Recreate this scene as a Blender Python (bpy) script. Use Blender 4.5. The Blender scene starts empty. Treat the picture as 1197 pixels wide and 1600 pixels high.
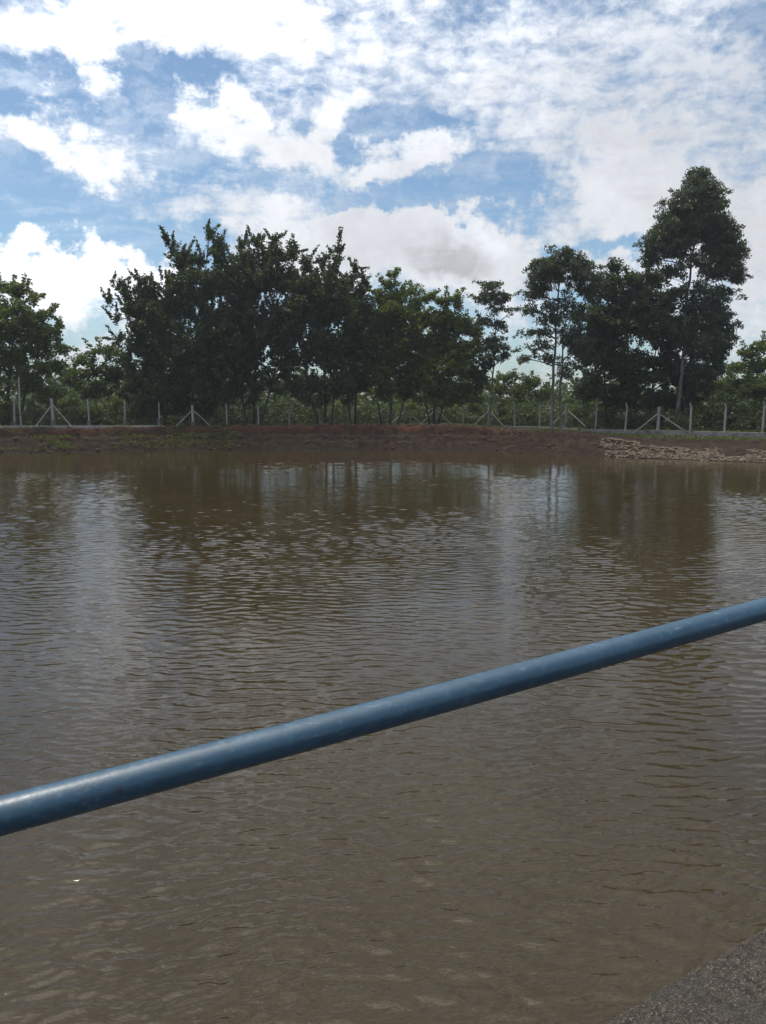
import bpy, bmesh, math, random
import numpy as np
from mathutils import Vector, Matrix

random.seed(7)
rng = np.random.default_rng(7)
NLEAF = [0]
R = math.radians
SC = bpy.context.scene
COL = SC.collection

# ------------------------------------------------------------------ camera
CAM_LOC = Vector((0.0, 0.0, 3.8))
PITCH = 8.3
cam_data = bpy.data.cameras.new('camera')
cam_data.sensor_fit = 'VERTICAL'
cam_data.sensor_height = 36.0
cam_data.lens = 26.0
cam_data.clip_start = 0.05
cam_data.clip_end = 6000.0
cam = bpy.data.objects.new('camera', cam_data)
COL.objects.link(cam)
cam.location = CAM_LOC
cam.rotation_euler = (R(90 - PITCH), 0, 0)
SC.camera = cam

FPX = 26.0 / 36.0 * 1600.0
_cp, _sp = math.cos(R(PITCH)), math.sin(R(PITCH))

def ray(px, py):
    """direction through a point of the 1197x1600 photograph, world axes"""
    x = (px - 598.5) / FPX
    y = (800.0 - py) / FPX
    return Vector((x, _cp + y * _sp, y * _cp - _sp))

def at(px, py, Y):
    """world point seen at (px, py) that lies Y metres ahead"""
    d = ray(px, py)
    return CAM_LOC + d * (Y / d.y)

# ------------------------------------------------------------------ exposure
SC.view_settings.view_transform = 'Standard'
SC.view_settings.look = 'None'
SC.view_settings.exposure = 0.2
SC.view_settings.gamma = 1.0
SC.view_settings.use_curve_mapping = False
SC.cycles.use_denoising = True
SC.cycles.max_bounces = 6
SC.cycles.diffuse_bounces = 3
SC.cycles.glossy_bounces = 3
SC.cycles.transmission_bounces = 4
SC.cycles.transparent_max_bounces = 4
SC.cycles.sample_clamp_indirect = 4.0

SUN_AZ, SUN_EL = -66.0, 72.0      # degrees left of straight ahead, above the horizon

# ------------------------------------------------------------------ node helper
class NT:
    def __init__(self, tree):
        self.t = tree
        self.n = tree.nodes
        self.l = tree.links
    def node(self, kind, **kw):
        nd = self.n.new(kind)
        for k, v in kw.items():
            setattr(nd, k, v)
        return nd
    def put(self, sock, v):
        if v is None:
            return
        if isinstance(v, bpy.types.NodeSocket):
            self.l.new(v, sock)
        else:
            if hasattr(sock.default_value, '__len__') and not hasattr(v, '__len__'):
                v = (v,) * len(sock.default_value)
            if hasattr(v, '__len__') and len(sock.default_value) == 4 and len(v) == 3:
                v = (*v, 1.0)
            sock.default_value = v
    def math(self, op, a, b=None, c=None, clamp=False):
        nd = self.node('ShaderNodeMath', operation=op, use_clamp=clamp)
        self.put(nd.inputs[0], a)
        if b is not None: self.put(nd.inputs[1], b)
        if c is not None: self.put(nd.inputs[2], c)
        return nd.outputs[0]
    def vec(self, op, a, b=None, scale=None):
        nd = self.node('ShaderNodeVectorMath', operation=op)
        self.put(nd.inputs[0], a)
        if b is not None: self.put(nd.inputs[1], b)
        if scale is not None: self.put(nd.inputs['Scale'], scale)
        return nd.outputs['Value'] if op in ('LENGTH', 'DOT_PRODUCT', 'DISTANCE') else nd.outputs['Vector']
    def comb(self, x, y, z):
        nd = self.node('ShaderNodeCombineXYZ')
        self.put(nd.inputs[0], x); self.put(nd.inputs[1], y); self.put(nd.inputs[2], z)
        return nd.outputs[0]
    def sep(self, v):
        nd = self.node('ShaderNodeSeparateXYZ')
        self.put(nd.inputs[0], v)
        return nd.outputs
    def noise(self, vec, scale=5.0, detail=2.0, rough=0.5, dist=0.0, lac=2.0, color=False, dim='3D'):
        nd = self.node('ShaderNodeTexNoise', noise_dimensions=dim)
        self.put(nd.inputs['Vector'], vec)
        nd.inputs['Scale'].default_value = scale
        nd.inputs['Detail'].default_value = detail
        nd.inputs['Roughness'].default_value = rough
        nd.inputs['Lacunarity'].default_value = lac
        nd.inputs['Distortion'].default_value = dist
        return nd.outputs['Color'] if color else nd.outputs['Fac']
    def ramp(self, v, lo, hi, a=0.0, b=1.0, smooth=True):
        nd = self.node('ShaderNodeMapRange', interpolation_type='SMOOTHSTEP' if smooth else 'LINEAR')
        self.put(nd.inputs['Value'], v)
        self.put(nd.inputs['From Min'], lo); self.put(nd.inputs['From Max'], hi)
        self.put(nd.inputs['To Min'], a); self.put(nd.inputs['To Max'], b)
        return nd.outputs['Result']
    def mix(self, f, a, b, mode='MIX'):
        nd = self.node('ShaderNodeMix', data_type='RGBA', blend_type=mode)
        self.put(nd.inputs['Factor'], f)
        self.put(nd.inputs[6], a); self.put(nd.inputs[7], b)
        return nd.outputs[2]

# ------------------------------------------------------------------ world: daylight sky with broken cloud
world = bpy.data.worlds.new('World')
SC.world = world
world.use_nodes = True
world.node_tree.nodes.clear()
W = NT(world.node_tree)
world.cycles.sampling_method = 'MANUAL'
world.cycles.sample_map_resolution = 512

sky = W.node('ShaderNodeTexSky', sky_type='NISHITA')
sky.sun_disc = False
sky.sun_elevation = R(SUN_EL)
sky.sun_rotation = R(SUN_AZ)
sky.altitude = 600
sky.air_density = 1.0
sky.dust_density = 2.2
sky.ozone_density = 2.0
sky_bg = W.node('ShaderNodeBackground')
sky_col = W.mix(1.0, sky.outputs[0], (0.90, 1.03, 1.03), 'MULTIPLY')
W.put(sky_bg.inputs['Color'], sky_col)
sky_bg.inputs['Strength'].default_value = 0.115

tc = W.node('ShaderNodeTexCoord')
D = tc.outputs['Generated']
dx, dy, dz = W.sep(D)[0:3]
az = W.math('MULTIPLY', W.math('ARCTAN2', dx, dy), 180 / math.pi)
el = W.math('MULTIPLY', W.math('ARCSINE', dz), 180 / math.pi)
# the cloud layer seen in perspective (flat sheet overhead)
hz = W.math('ADD', W.math('MAXIMUM', dz, 0.0), 0.16)
plane = W.comb(W.math('DIVIDE', dx, hz), W.math('DIVIDE', dy, hz), 0.0)
ang = W.comb(az, el, 0.0)
warp = W.vec('SUBTRACT', W.noise(D, 8.0, 7.0, 0.60, color=True), (0.5, 0.5, 0.5))
ang_w = W.vec('ADD', ang, W.vec('MULTIPLY', warp, (19.0, 12.0, 0.0)))

def azel(px, py):
    d = ray(px, py).normalized()
    return math.degrees(math.atan2(d.x, d.y)), math.degrees(math.asin(d.z))

def blob(px, py, rx, ry, amp):
    """soft ellipse of cloud cover, or of clear sky, by bearing and elevation"""
    a, e = azel(px, py)
    a2, e2 = azel(px + rx, py)
    a3, e3 = azel(px, py - ry)
    q = W.vec('MULTIPLY', W.vec('SUBTRACT', ang_w, (a, e, 0)),
              (1 / max(abs(a2 - a), .1), 1 / max(abs(e3 - e), .1), 0))
    d2 = W.vec('DOT_PRODUCT', q, q)
    g = W.math('POWER', 2.718, W.math('MULTIPLY', d2, -0.9))
    return W.math('MULTIPLY', g, amp)

COVER = [  # px, py, rx, ry, amount
    (90, 55, 120, 62, .62), (290, 45, 120, 60, .60), (470, 40, 160, 50, .40),
    (400, 195, 120, 38, .56), (520, 185, 70, 62, .50), (110, 215, 75, 35, .50), (190, 250, 80, 32, .50),
    (270, 320, 80, 30, .30), (20, 175, 70, 18, .32),
    (620, 262, 62, 34, .52), (700, 246, 26, 18, .42), (375, 300, 60, 24, .36),
    (740, 110, 190, 80, .26), (960, 60, 240, 90, .22), (1130, 190, 200, 110, .28), (900, 240, 150, 70, .34),
    (1000, 330, 200, 50, .34), (1180, 420, 90, 120, .5),
    (40, 400, 80, 34, .60), (200, 405, 75, 40, .64), (100, 470, 110, 30, .55), (130, 535, 60, 20, .4),
    (470, 350, 130, 26, .44), (590, 395, 130, 48, .58), (745, 400, 84, 56, .72), (560, 345, 60, 16, .3), (900, 430, 100, 30, .3),
    (150, 340, 160, 26, -.50), (60, 300, 90, 40, -.36), (60, 132, 90, 22, -.36), (330, 135, 95, 24, -.62), (255, 170, 50, 34, -.5), (30, 320, 90, 40, -.3), (600, 215, 50, 20, -.3),
    (650, 205, 70, 26, -.5), (770, 320, 110, 44, -.50), (690, 300, 60, 26, -.40), (960, 392, 70, 14, -.45), (600, 338, 130, 14, -.3),
    (40, 500, 60, 14, -.3),
]
cov = None
for b in COVER:
    s = blob(*b)
    cov = s if cov is None else W.math('ADD', cov, s)
# even broken cover round the rest of the sky, a little denser to the right
base_cov = W.ramp(az, -60.0, 40.0, -0.02, 0.12)
cov = W.math('ADD', cov, base_cov)
cov = W.math('ADD', cov, W.ramp(el, 26.0, 40.0, 0.0, 0.15))
# cloud texture: fleecy cells of the high sheet, and rounder cumulus detail lower down
hi_n = W.noise(W.vec('ADD', W.vec('MULTIPLY', plane, (1.0, 1.25, 1.0)), W.vec('SCALE', warp, scale=0.22)), 5.2, 9.0, 0.62)
hi_f = W.noise(W.vec('ADD', plane, W.vec('SCALE', warp, scale=0.1)), 19.0, 6.0, 0.62)
lo_n = W.noise(W.vec('ADD', D, W.vec('SCALE', warp, scale=0.05)), 9.0, 10.0, 0.68)
low_mask = W.ramp(el, 12.0, 26.0, 1.0, 0.0)
n_mix = W.math('ADD', W.math('MULTIPLY', lo_n, W.math('ADD', 0.25, W.math('MULTIPLY', low_mask, 0.55))),
               W.math('MULTIPLY', hi_n, W.math('SUBTRACT', 0.75, W.math('MULTIPLY', low_mask, 0.55))))
field = W.math('ADD', cov, W.math('MULTIPLY', W.math('SUBTRACT', n_mix, 0.5), 1.9))
field = W.math('ADD', field, W.math('MULTIPLY', W.math('SUBTRACT', hi_f, 0.5), W.ramp(el, 10.0, 26.0, 0.35, 1.15)))
wisp_n = W.noise(W.vec('ADD', W.vec('MULTIPLY', plane, (1.0, 2.2, 1.0)), W.vec('SCALE', warp, scale=0.9)), 3.0, 8.0, 0.62)
wisp = W.math('MULTIPLY', W.ramp(wisp_n, 0.42, 0.74), W.ramp(el, 8.0, 14.0, 0.10, 0.38))
dens = W.ramp(field, W.ramp(el, 12, 24, 0.0, -0.12), W.ramp(el, 10, 24, 0.46, 0.74))
dens = W.math('MAXIMUM', dens, wisp)
thick = W.ramp(field, 0.40, 1.2)
# brightness of the cloud: bright near the sun, greyer away from it and in thick bellies
sun_dir = Vector((math.sin(R(SUN_AZ)) * math.cos(R(SUN_EL)), math.cos(R(SUN_AZ)) * math.cos(R(SUN_EL)), math.sin(R(SUN_EL))))
cs = W.vec('DOT_PRODUCT', D, tuple(sun_dir))
near = W.ramp(cs, 0.30, 0.93)
belly_n = W.noise(W.vec('ADD', D, (3.1, 1.7, 0.4)), 6.0, 5.0, 0.55)
belly = W.math('MULTIPLY', thick, W.ramp(belly_n, 0.42, 0.66))
def grey(px, py, rx, ry, amp):
    return blob(px, py, rx, ry, amp)
gy = W.math('ADD', grey(640, 415, 110, 22, .25), grey(110, 425, 90, 14, .5))
gy = W.math('ADD', gy, grey(760, 450, 90, 24, .4))
belly = W.math('MINIMUM', W.math('ADD', belly, W.math('MULTIPLY', gy, thick)), 1.0)
bright = W.math('ADD', 0.72, W.math('MULTIPLY', near, 1.9))
bright = W.math('ADD', bright, W.math('MULTIPLY', W.ramp(cs, 0.76, 1.0), 4.0))     # thin cloud lit through, round the sun
bright = W.math('ADD', bright, blob(120, 425, 190, 60, .55))
bright = W.math('ADD', bright, blob(740, 390, 70, 34, .18))
lumps = W.ramp(lo_n, 0.30, 0.70, 0.80, 1.12, smooth=False)
bright = W.math('MULTIPLY', bright, lumps)
bright = W.math('MULTIPLY', bright, W.math('SUBTRACT', 1.0, W.math('MULTIPLY', belly, 0.42)))
ccol = W.mix(W.math('MULTIPLY', near, 1.0, clamp=True), (0.935, 0.97, 1.03), (1.0, 0.965, 0.915))
cl_bg = W.node('ShaderNodeBackground')
W.put(cl_bg.inputs['Color'], ccol)
W.put(cl_bg.inputs['Strength'], bright)
mixs = W.node('ShaderNodeMixShader')
above = W.ramp(el, -3.0, 0.5)
W.put(mixs.inputs[0], W.math('MULTIPLY', dens, above))
W.l.new(sky_bg.outputs[0], mixs.inputs[1])
W.l.new(cl_bg.outputs[0], mixs.inputs[2])
wout = W.node('ShaderNodeOutputWorld')
W.l.new(mixs.outputs[0], wout.inputs['Surface'])

# ------------------------------------------------------------------ sun
sd = bpy.data.lights.new('sun', 'SUN')
sd.energy = 2.0
sd.angle = R(13.0)
sd.color = (1.0, 0.93, 0.82)
sun = bpy.data.objects.new('sun', sd)
COL.objects.link(sun)
sun.rotation_euler = (-sun_dir).to_track_quat('-Z', 'Y').to_euler()

# ------------------------------------------------------------------ object helpers
def material(name):
    m = bpy.data.materials.new(name)
    m.use_nodes = True
    m.node_tree.nodes.clear()
    n = NT(m.node_tree)
    out = n.node('ShaderNodeOutputMaterial')
    return m, n, out

def principled(n, out, col, rough=0.8, spec=0.5, metal=0.0, normal=None):
    p = n.node('ShaderNodeBsdfPrincipled')
    n.put(p.inputs['Base Color'], col)
    n.put(p.inputs['Roughness'], rough)
    n.put(p.inputs['Specular IOR Level'], spec)
    n.put(p.inputs['Metallic'], metal)
    if normal is not None:
        n.l.new(normal, p.inputs['Normal'])
    n.l.new(p.outputs[0], out.inputs['Surface'])
    return p

def bump(n, h, strength=0.5, dist=0.02):
    b = n.node('ShaderNodeBump')
    b.inputs['Strength'].default_value = strength
    b.inputs['Distance'].default_value = dist
    n.put(b.inputs['Height'], h)
    return b.outputs[0]

def mesh_np(name, V, F, mat=None, smooth=False):
    """V (n,3), F (m,k) arrays with a constant number of corners"""
    me = bpy.data.meshes.new(name)
    V = np.asarray(V, np.float32); F = np.asarray(F, np.int32)
    k = F.shape[1]
    me.vertices.add(len(V)); me.vertices.foreach_set('co', V.ravel())
    me.loops.add(F.size); me.loops.foreach_set('vertex_index', F.ravel())
    me.polygons.add(len(F))
    me.polygons.foreach_set('loop_start', np.arange(0, F.size, k, dtype=np.int32))
    try:
        me.polygons.foreach_set('loop_total', np.full(len(F), k, np.int32))
    except Exception:
        pass
    me.update(calc_edges=True)
    if smooth:
        me.polygons.foreach_set('use_smooth', np.ones(len(F), bool))
    if mat: me.materials.append(mat)
    return me

def link(name, me, parent=None):
    o = bpy.data.objects.new(name, me)
    COL.objects.link(o)
    if parent is not None: o.parent = parent
    return o

def tag(o, label=None, cat=None, group=None, kind=None):
    if label: o['label'] = label
    if cat: o['category'] = cat
    if group: o['group'] = group
    if kind: o['kind'] = kind
    return o

def empty(name, loc, rz=0.0):
    o = bpy.data.objects.new(name, None)
    o.empty_display_size = 0.3
    COL.objects.link(o)
    o.location = loc
    o.rotation_euler = (0, 0, rz)
    return o

class Tubes:
    """collects tapered tubes"""
    def __init__(self):
        self.V = []; self.F = []; self.n = 0
    def add(self, pts, rad, sides=6, cap=True):
        pts = [Vector(p) for p in pts]
        m = len(pts)
        up0 = Vector((0.31, 0.52, 0.79)).normalized()
        for i, p in enumerate(pts):
            t = (pts[min(i + 1, m - 1)] - pts[max(i - 1, 0)])
            if t.length < 1e-6: t = Vector((0, 0, 1))
            t.normalize()
            a = t.cross(up0)
            if a.length < 1e-3: a = t.cross(Vector((1, 0, 0)))
            a.normalize(); b = t.cross(a)
            r = rad[i] if hasattr(rad, '__len__') else rad
            for s in range(sides):
                w = 2 * math.pi * s / sides
                q = p + (a * math.cos(w) + b * math.sin(w)) * r
                self.V.append((q.x, q.y, q.z))
        for i in range(m - 1):
            for s in range(sides):
                s2 = (s + 1) % sides
                o = self.n
                self.F.append((o + i * sides + s, o + i * sides + s2, o + (i + 1) * sides + s2, o + (i + 1) * sides + s))
        self.n += m * sides
    def mesh(self, name, mat, smooth=True):
        if not self.V: return None
        return mesh_np(name, self.V, self.F, mat, smooth)

def box_bm(bm, c, s, rz=0.0, M=None):
    r = bmesh.ops.create_cube(bm, size=1.0)
    mt = Matrix.Translation(c) @ Matrix.Rotation(rz, 4, 'Z') @ Matrix.Diagonal((*s, 1))
    if M is not None: mt = M @ mt
    bmesh.ops.transform(bm, matrix=mt, verts=r['verts'])
    return r['verts']

def bm_mesh(name, bm, mat, bevel=0.0, smooth=False):
    if bevel > 0:
        bmesh.ops.bevel(bm, geom=list(bm.edges), offset=bevel, segments=2, affect='EDGES', profile=0.6)
    me = bpy.data.meshes.new(name)
    bm.to_mesh(me); bm.free()
    if mat: me.materials.append(mat)
    if smooth:
        for p in me.polygons: p.use_smooth = True
    return me

# value noise for terrain relief
_perm = np.random.default_rng(11).random((256, 256))
def vnoise(x, y):
    xi = np.floor(x).astype(int); yi = np.floor(y).astype(int)
    xf = x - xi; yf = y - yi
    u = xf * xf * (3 - 2 * xf); v = yf * yf * (3 - 2 * yf)
    g = lambda a, b: _perm[a & 255, b & 255]
    return ((g(xi, yi) * (1 - u) + g(xi + 1, yi) * u) * (1 - v) + (g(xi, yi + 1) * (1 - u) + g(xi + 1, yi + 1) * u) * v) - 0.5
def fbm(x, y, oct=4, gain=0.5):
    s = 0; a = 1.0
    for k in range(oct):
        s = s + a * vnoise(x * 2 ** k + 17.3 * k, y * 2 ** k + 5.7 * k); a *= gain
    return s

# ------------------------------------------------------------------ materials
def mat_ground():
    m, n, out = material('bank_soil')
    geo = n.node('ShaderNodeNewGeometry')
    P = geo.outputs['Position']
    N = geo.outputs['Normal']
    px, py, pz = n.sep(P)[0:3]
    n1 = n.noise(P, 0.35, 5, 0.6)
    n2 = n.noise(P, 2.2, 6, 0.65)
    n3 = n.noise(P, 11.0, 5, 0.7)
    soil = n.mix(n.ramp(n2, .35, .65), (0.019, 0.011, 0.008), (0.042, 0.024, 0.017))
    red = n.mix(n.ramp(n3, .3, .7), (0.046, 0.017, 0.010), (0.100, 0.038, 0.024))
    lip = n.math('MULTIPLY', n.math('MULTIPLY', n.ramp(pz, 1.25, 1.6), n.ramp(n1, .36, .60)), n.ramp(px, 2, 16, 1.0, .35))
    c = n.mix(lip, soil, red)
    moss = n.math('MULTIPLY', n.ramp(n2, .5, .62), n.ramp(n1, .40, .58))
    c = n.mix(n.math('MULTIPLY', moss, .55), c, (0.045, 0.055, 0.022))
    wet = n.ramp(n.math('ADD', pz, n.math('MULTIPLY', n2, .12)), 0.08, 0.30)
    c = n.mix(wet, n.mix(1.0, c, (0.40, 0.42, 0.42), 'MULTIPLY'), c)
    # grass and litter beyond the fence
    dist = n.vec('LENGTH', P)
    gr = n.ramp(dist, 64, 80)
    grass = n.mix(n.ramp(n2, .35, .65), (0.018, 0.026, 0.010), (0.050, 0.052, 0.022))
    c = n.mix(gr, c, grass)
    h = n.math('ADD', n2, n.math('MULTIPLY', n3, .6))
    principled(n, out, c, n.ramp(wet, 0, 1, .7, .92), 0.15, normal=bump(n, h, 0.8, 0.12))
    return m

def mat_bark(name, a, b, scale=3.0):
    m, n, out = material(name)
    geo = n.node('ShaderNodeNewGeometry')
    P = n.vec('MULTIPLY', geo.outputs['Position'], (1, 1, .3))
    n1 = n.noise(P, scale, 6, 0.65)
    c = n.mix(n.ramp(n1, .35, .68), a, b)
    principled(n, out, c, .85, .25, normal=bump(n, n1, .6, .05))
    return m

def mat_leaf(name, dark, light, young, trans=.35, rough=.45, spec=.4):
    m, n, out = material(name)
    geo = n.node('ShaderNodeNewGeometry')
    P = geo.outputs['Position']
    ri = geo.outputs['Random Per Island']
    n1 = n.noise(P, .55, 3, .6)
    c = n.mix(n.math('MULTIPLY', n.math('ADD', ri, n.ramp(n1, .3, .7)), .5), dark, light)
    c = n.mix(n.math('MULTIPLY', n.ramp(ri, .80, .98), .6), c, young)
    p = n.node('ShaderNodeBsdfPrincipled')
    n.put(p.inputs['Base Color'], c)
    p.inputs['Roughness'].default_value = rough
    p.inputs['Specular IOR Level'].default_value = spec
    tr = n.node('ShaderNodeBsdfTranslucent')
    n.put(tr.inputs['Color'], n.mix(1.0, c, (1.9, 2.1, .8), 'MULTIPLY'))
    mx = n.node('ShaderNodeMixShader')
    mx.inputs[0].default_value = trans
    n.l.new(p.outputs[0], mx.inputs[1]); n.l.new(tr.outputs[0], mx.inputs[2])
    n.l.new(mx.outputs[0], out.inputs['Surface'])
    return m

def mat_concrete(name, a, b, stain=(0.05, .045, .04), amount=.5):
    m, n, out = material(name)
    geo = n.node('ShaderNodeNewGeometry')
    P = geo.outputs['Position']
    n1 = n.noise(P, 1.6, 5, .65)
    n2 = n.noise(P, 14.0, 5, .7)
    c = n.mix(n.ramp(n2, .3, .7), a, b)
    c = n.mix(n.math('MULTIPLY', n.ramp(n1, .45, .68), amount), c, stain)
    principled(n, out, c, .9, .3, normal=bump(n, n2, .5, .015))
    return m

def mat_aggregate():
    m, n, out = material('exposed_aggregate_concrete')
    geo = n.node('ShaderNodeNewGeometry')
    P = geo.outputs['Position']
    big = n.noise(P, 3.0, 4, .6)
    v = n.node('ShaderNodeTexVoronoi'); v.inputs['Scale'].default_value = 120; v.inputs['Randomness'].default_value = 1.0
    n.put(v.inputs['Vector'], n.vec('ADD', P, n.vec('SCALE', n.noise(P, 130, 3, .6, color=True), scale=.014)))
    cell = n.sep(v.outputs['Color'])[0]
    fine = n.noise(P, 260, 4, .7)
    mid = n.noise(P, 45, 5, .7)
    c = n.mix(n.ramp(mid, .3, .7), (0.016, 0.012, 0.009), (0.070, 0.055, 0.042))
    stone = n.mix(cell, (0.04, .032, .027), (.20, .165, .135))
    msk = n.math('MULTIPLY', n.ramp(v.outputs['Distance'], .30, .50, 1, 0), n.ramp(cell, .45, 1.0))
    c = n.mix(msk, c, stone)
    c = n.mix(n.math('MULTIPLY', n.ramp(fine, .5, .78), .5), c, (.14, .115, .09))
    c = n.mix(n.math('MULTIPLY', n.ramp(n.noise(P, 150, 3, .7), .50, .36), .85), c, (.010, .009, .008))
    c = n.mix(n.math('MULTIPLY', n.ramp(n.noise(P, 190, 2, .6), .60, .68), .7), c, (.26, .21, .165))
    c = n.mix(n.math('MULTIPLY', n.ramp(big, .48, .66), .45), c, (.035, .038, .030))
    h = n.math('ADD', n.math('MULTIPLY', mid, .6), n.math('MULTIPLY', msk, .35))
    h = n.math('ADD', h, n.math('MULTIPLY', fine, .5))
    principled(n, out, c, .85, .35, normal=bump(n, h, .9, .008))
    return m

def mat_paint():
    m, n, out = material('blue_pipe_paint')
    geo = n.node('ShaderNodeNewGeometry')
    P = geo.outputs['Position']
    n1 = n.noise(P, 7.0, 5, .6)
    n2 = n.noise(P, 60.0, 5, .65)
    n3 = n.noise(P, 26.0, 3, .55)
    c = n.mix(n.ramp(n1, .3, .7), (0.010, 0.047, 0.084), (0.019, 0.066, 0.110))
    c = n.mix(n.math('MULTIPLY', n.ramp(n2, .52, .72), .45), c, (0.07, 0.15, 0.22))
    c = n.mix(n.math('MULTIPLY', n.ramp(n3, .67, .73), .75), c, (0.02, 0.03, 0.045))
    ch = n.math('MULTIPLY', n.ramp(n.noise(P, 15.0, 6, .7), .66, .69), n.ramp(n1, .42, .55))
    c = n.mix(ch, c, (0.035, 0.028, 0.024))
    sc = n.noise(n.vec('MULTIPLY', P, (6, 14, 60)), 3.0, 3, .6)
    c = n.mix(n.math('MULTIPLY', n.ramp(sc, .64, .70), .35), c, (0.16, 0.22, 0.26))
    h = n.math('ADD', n.math('MULTIPLY', n2, .3), n1)
    principled(n, out, c, n.ramp(n2, .3, .7, .30, .44), .8, normal=bump(n, h, .25, .006))
    return m

def mat_water():
    m, n, out = material('pond_water')
    # wave height as a group, sampled three times a fixed centimetre apart: true slopes near and far
    g = bpy.data.node_groups.new('ripple_height', 'ShaderNodeTree')
    g.interface.new_socket('Vector', in_out='INPUT', socket_type='NodeSocketVector')
    g.interface.new_socket('Height', in_out='OUTPUT', socket_type='NodeSocketFloat')
    G = NT(g)
    gi = G.node('NodeGroupInput'); go = G.node('NodeGroupOutput')
    P = gi.outputs[0]
    def rot(deg, sx, sy, off):
        mp = G.node('ShaderNodeMapping')
        G.put(mp.inputs['Vector'], P)
        mp.inputs['Rotation'].default_value = (0, 0, R(deg))
        mp.inputs['Scale'].default_value = (sx, sy, 1)
        mp.inputs['Location'].default_value = (off, off * .7, 0)
        return mp.outputs[0]
    gust = G.noise(P, .16, 3, .5)
    gust2 = G.noise(P, .9, 2, .5)
    amp = G.math('MULTIPLY', G.ramp(gust, .32, .66, .62, 1.25), G.ramp(gust2, .3, .7, .7, 1.25))
    a1 = G.noise(rot(4, 1.3, 4.6, 0), 1.0, 2.0, .45, dist=.35)       # ~22 cm ripples, long crests
    a2 = G.noise(rot(-14, 3.4, 11.5, 5), 1.0, 2.5, .55, dist=.5)       # ~10 cm ripples
    a3 = G.noise(rot(26, 3.0, 8.0, 9), 1.0, 1.0, .5, dist=.3)
    a4 = G.noise(rot(8, 16, 30, 2), 1.0, 1.0, .5)
    def ridge(v, k):
        q = G.math('SUBTRACT', 1.0, G.math('ABSOLUTE', G.math('MULTIPLY', G.math('SUBTRACT', v, .5), k)))
        return G.math('MULTIPLY', q, 1.0)
    h = G.math('MULTIPLY', a1, .0030)
    h = G.math('ADD', h, G.math('MULTIPLY', a2, .0028))
    h = G.math('ADD', h, G.math('MULTIPLY', ridge(a3, 2.6), .0010))
    h = G.math('ADD', h, G.math('MULTIPLY', a4, .0002))
    h = G.math('MULTIPLY', h, amp)
    yy = G.sep(P)[1]
    lee = G.math('MULTIPLY', G.math('ADD', G.ramp(yy, 24, 50, 1.45, .50), G.math('MULTIPLY', G.ramp(yy, 24, 50, 0, .95), G.math('ADD', G.ramp(G.sep(P)[0], -23, -17, 1, 0), G.ramp(G.sep(P)[0], 20, 25, 0, 1)))), G.ramp(yy, 2, 14, 1.2, 1.0))   # calmer in the lee of the far trees
    h = G.math('MULTIPLY', h, lee)
    near = G.math('MULTIPLY', G.ramp(yy, 3, 18, 1, 0), G.math('MULTIPLY', amp, .0022))
    b1 = G.noise(rot(-24, 5.0, 17, 3), 1.0, 3.0, .55, dist=.8)
    h = G.math('ADD', h, G.math('MULTIPLY', ridge(b1, 3.0), near))
    G.l.new(h, go.inputs[0])
    geo = n.node('ShaderNodeNewGeometry')
    P0 = n.vec('MULTIPLY', geo.outputs['Position'], (1, 1, 0))
    e = 0.008
    def H(off):
        nd = n.node('ShaderNodeGroup'); nd.node_tree = g
        n.put(nd.inputs[0], n.vec('ADD', P0, off))
        return nd.outputs[0]
    h0, hx, hy = H((0, 0, 0)), H((e, 0, 0)), H((0, e, 0))
    sx = n.math('DIVIDE', n.math('SUBTRACT', h0, hx), e)
    sy = n.math('DIVIDE', n.math('SUBTRACT', h0, hy), e)
    nor = n.vec('NORMALIZE', n.vec('ADD', geo.outputs['Normal'], n.comb(sx, sy, 0.0)))
    mk = n.noise(P0, .22, 3, .5)
    c = n.mix(n.ramp(mk, .35, .65), (0.032, 0.0225, 0.008), (0.039, 0.028, 0.011))
    p = principled(n, out, c, .05, .5, normal=nor)
    p.inputs['IOR'].default_value = 1.37
    return m

M_GROUND = mat_ground()
M_WATER = mat_water()
M_CONC = mat_concrete('weathered_post_concrete', (.26, .25, .23), (.36, .345, .32), (.10, .09, .075), .5)
M_WALL = mat_concrete('stained_wall_concrete', (.15, .14, .13), (.27, .255, .24), (.05, .042, .035), .75)
M_FOOT = mat_concrete('dark_footing_concrete', (.10, .095, .09), (.17, .16, .15), (.05, .042, .035), .5)
M_AGG = mat_aggregate()
M_PAINT = mat_paint()
M_BARK_DARK = mat_bark('dark_bark', (.030, .024, .019), (.075, .062, .050))
M_BARK_PALE = mat_bark('pale_gum_bark', (.075, .064, .054), (.19, .17, .148))
M_LEAF_DARK = mat_leaf('dark_foliage', (.030, .042, .022), (.060, .080, .030), (.13, .15, .05))
M_LEAF_GUM = mat_leaf('gum_foliage', (.032, .046, .030), (.066, .084, .046), (.12, .13, .075), trans=.30)
M_LEAF_MID = mat_leaf('broadleaf_foliage', (.055, .080, .018), (.115, .140, .030), (.20, .21, .045))
M_LEAF_WOOD = mat_leaf('woodland_foliage', (.026, .042, .014), (.058, .076, .024), (.11, .12, .04), trans=.38)
M_LEAF_LIT = mat_leaf('shrub_foliage', (.040, .060, .016), (.085, .105, .030), (.15, .15, .05), trans=.42)
M_LEAF_DRY = mat_leaf('dry_shrub_foliage', (.05, .045, .02), (.10, .085, .04), (.15, .12, .06), trans=.35)
M_STONE = mat_concrete('rubble_stone', (.075, .057, .040), (.22, .17, .118), (.07, .045, .028), .6)
M_CLOD = mat_concrete('red_clay', (.055, .027, .018), (.13, .058, .040), (.05, .028, .02), .5)
M_WIRE = mat_concrete('galvanised_wire', (.18, .18, .18), (.25, .25, .25), (.1, .08, .06), .4)

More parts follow.
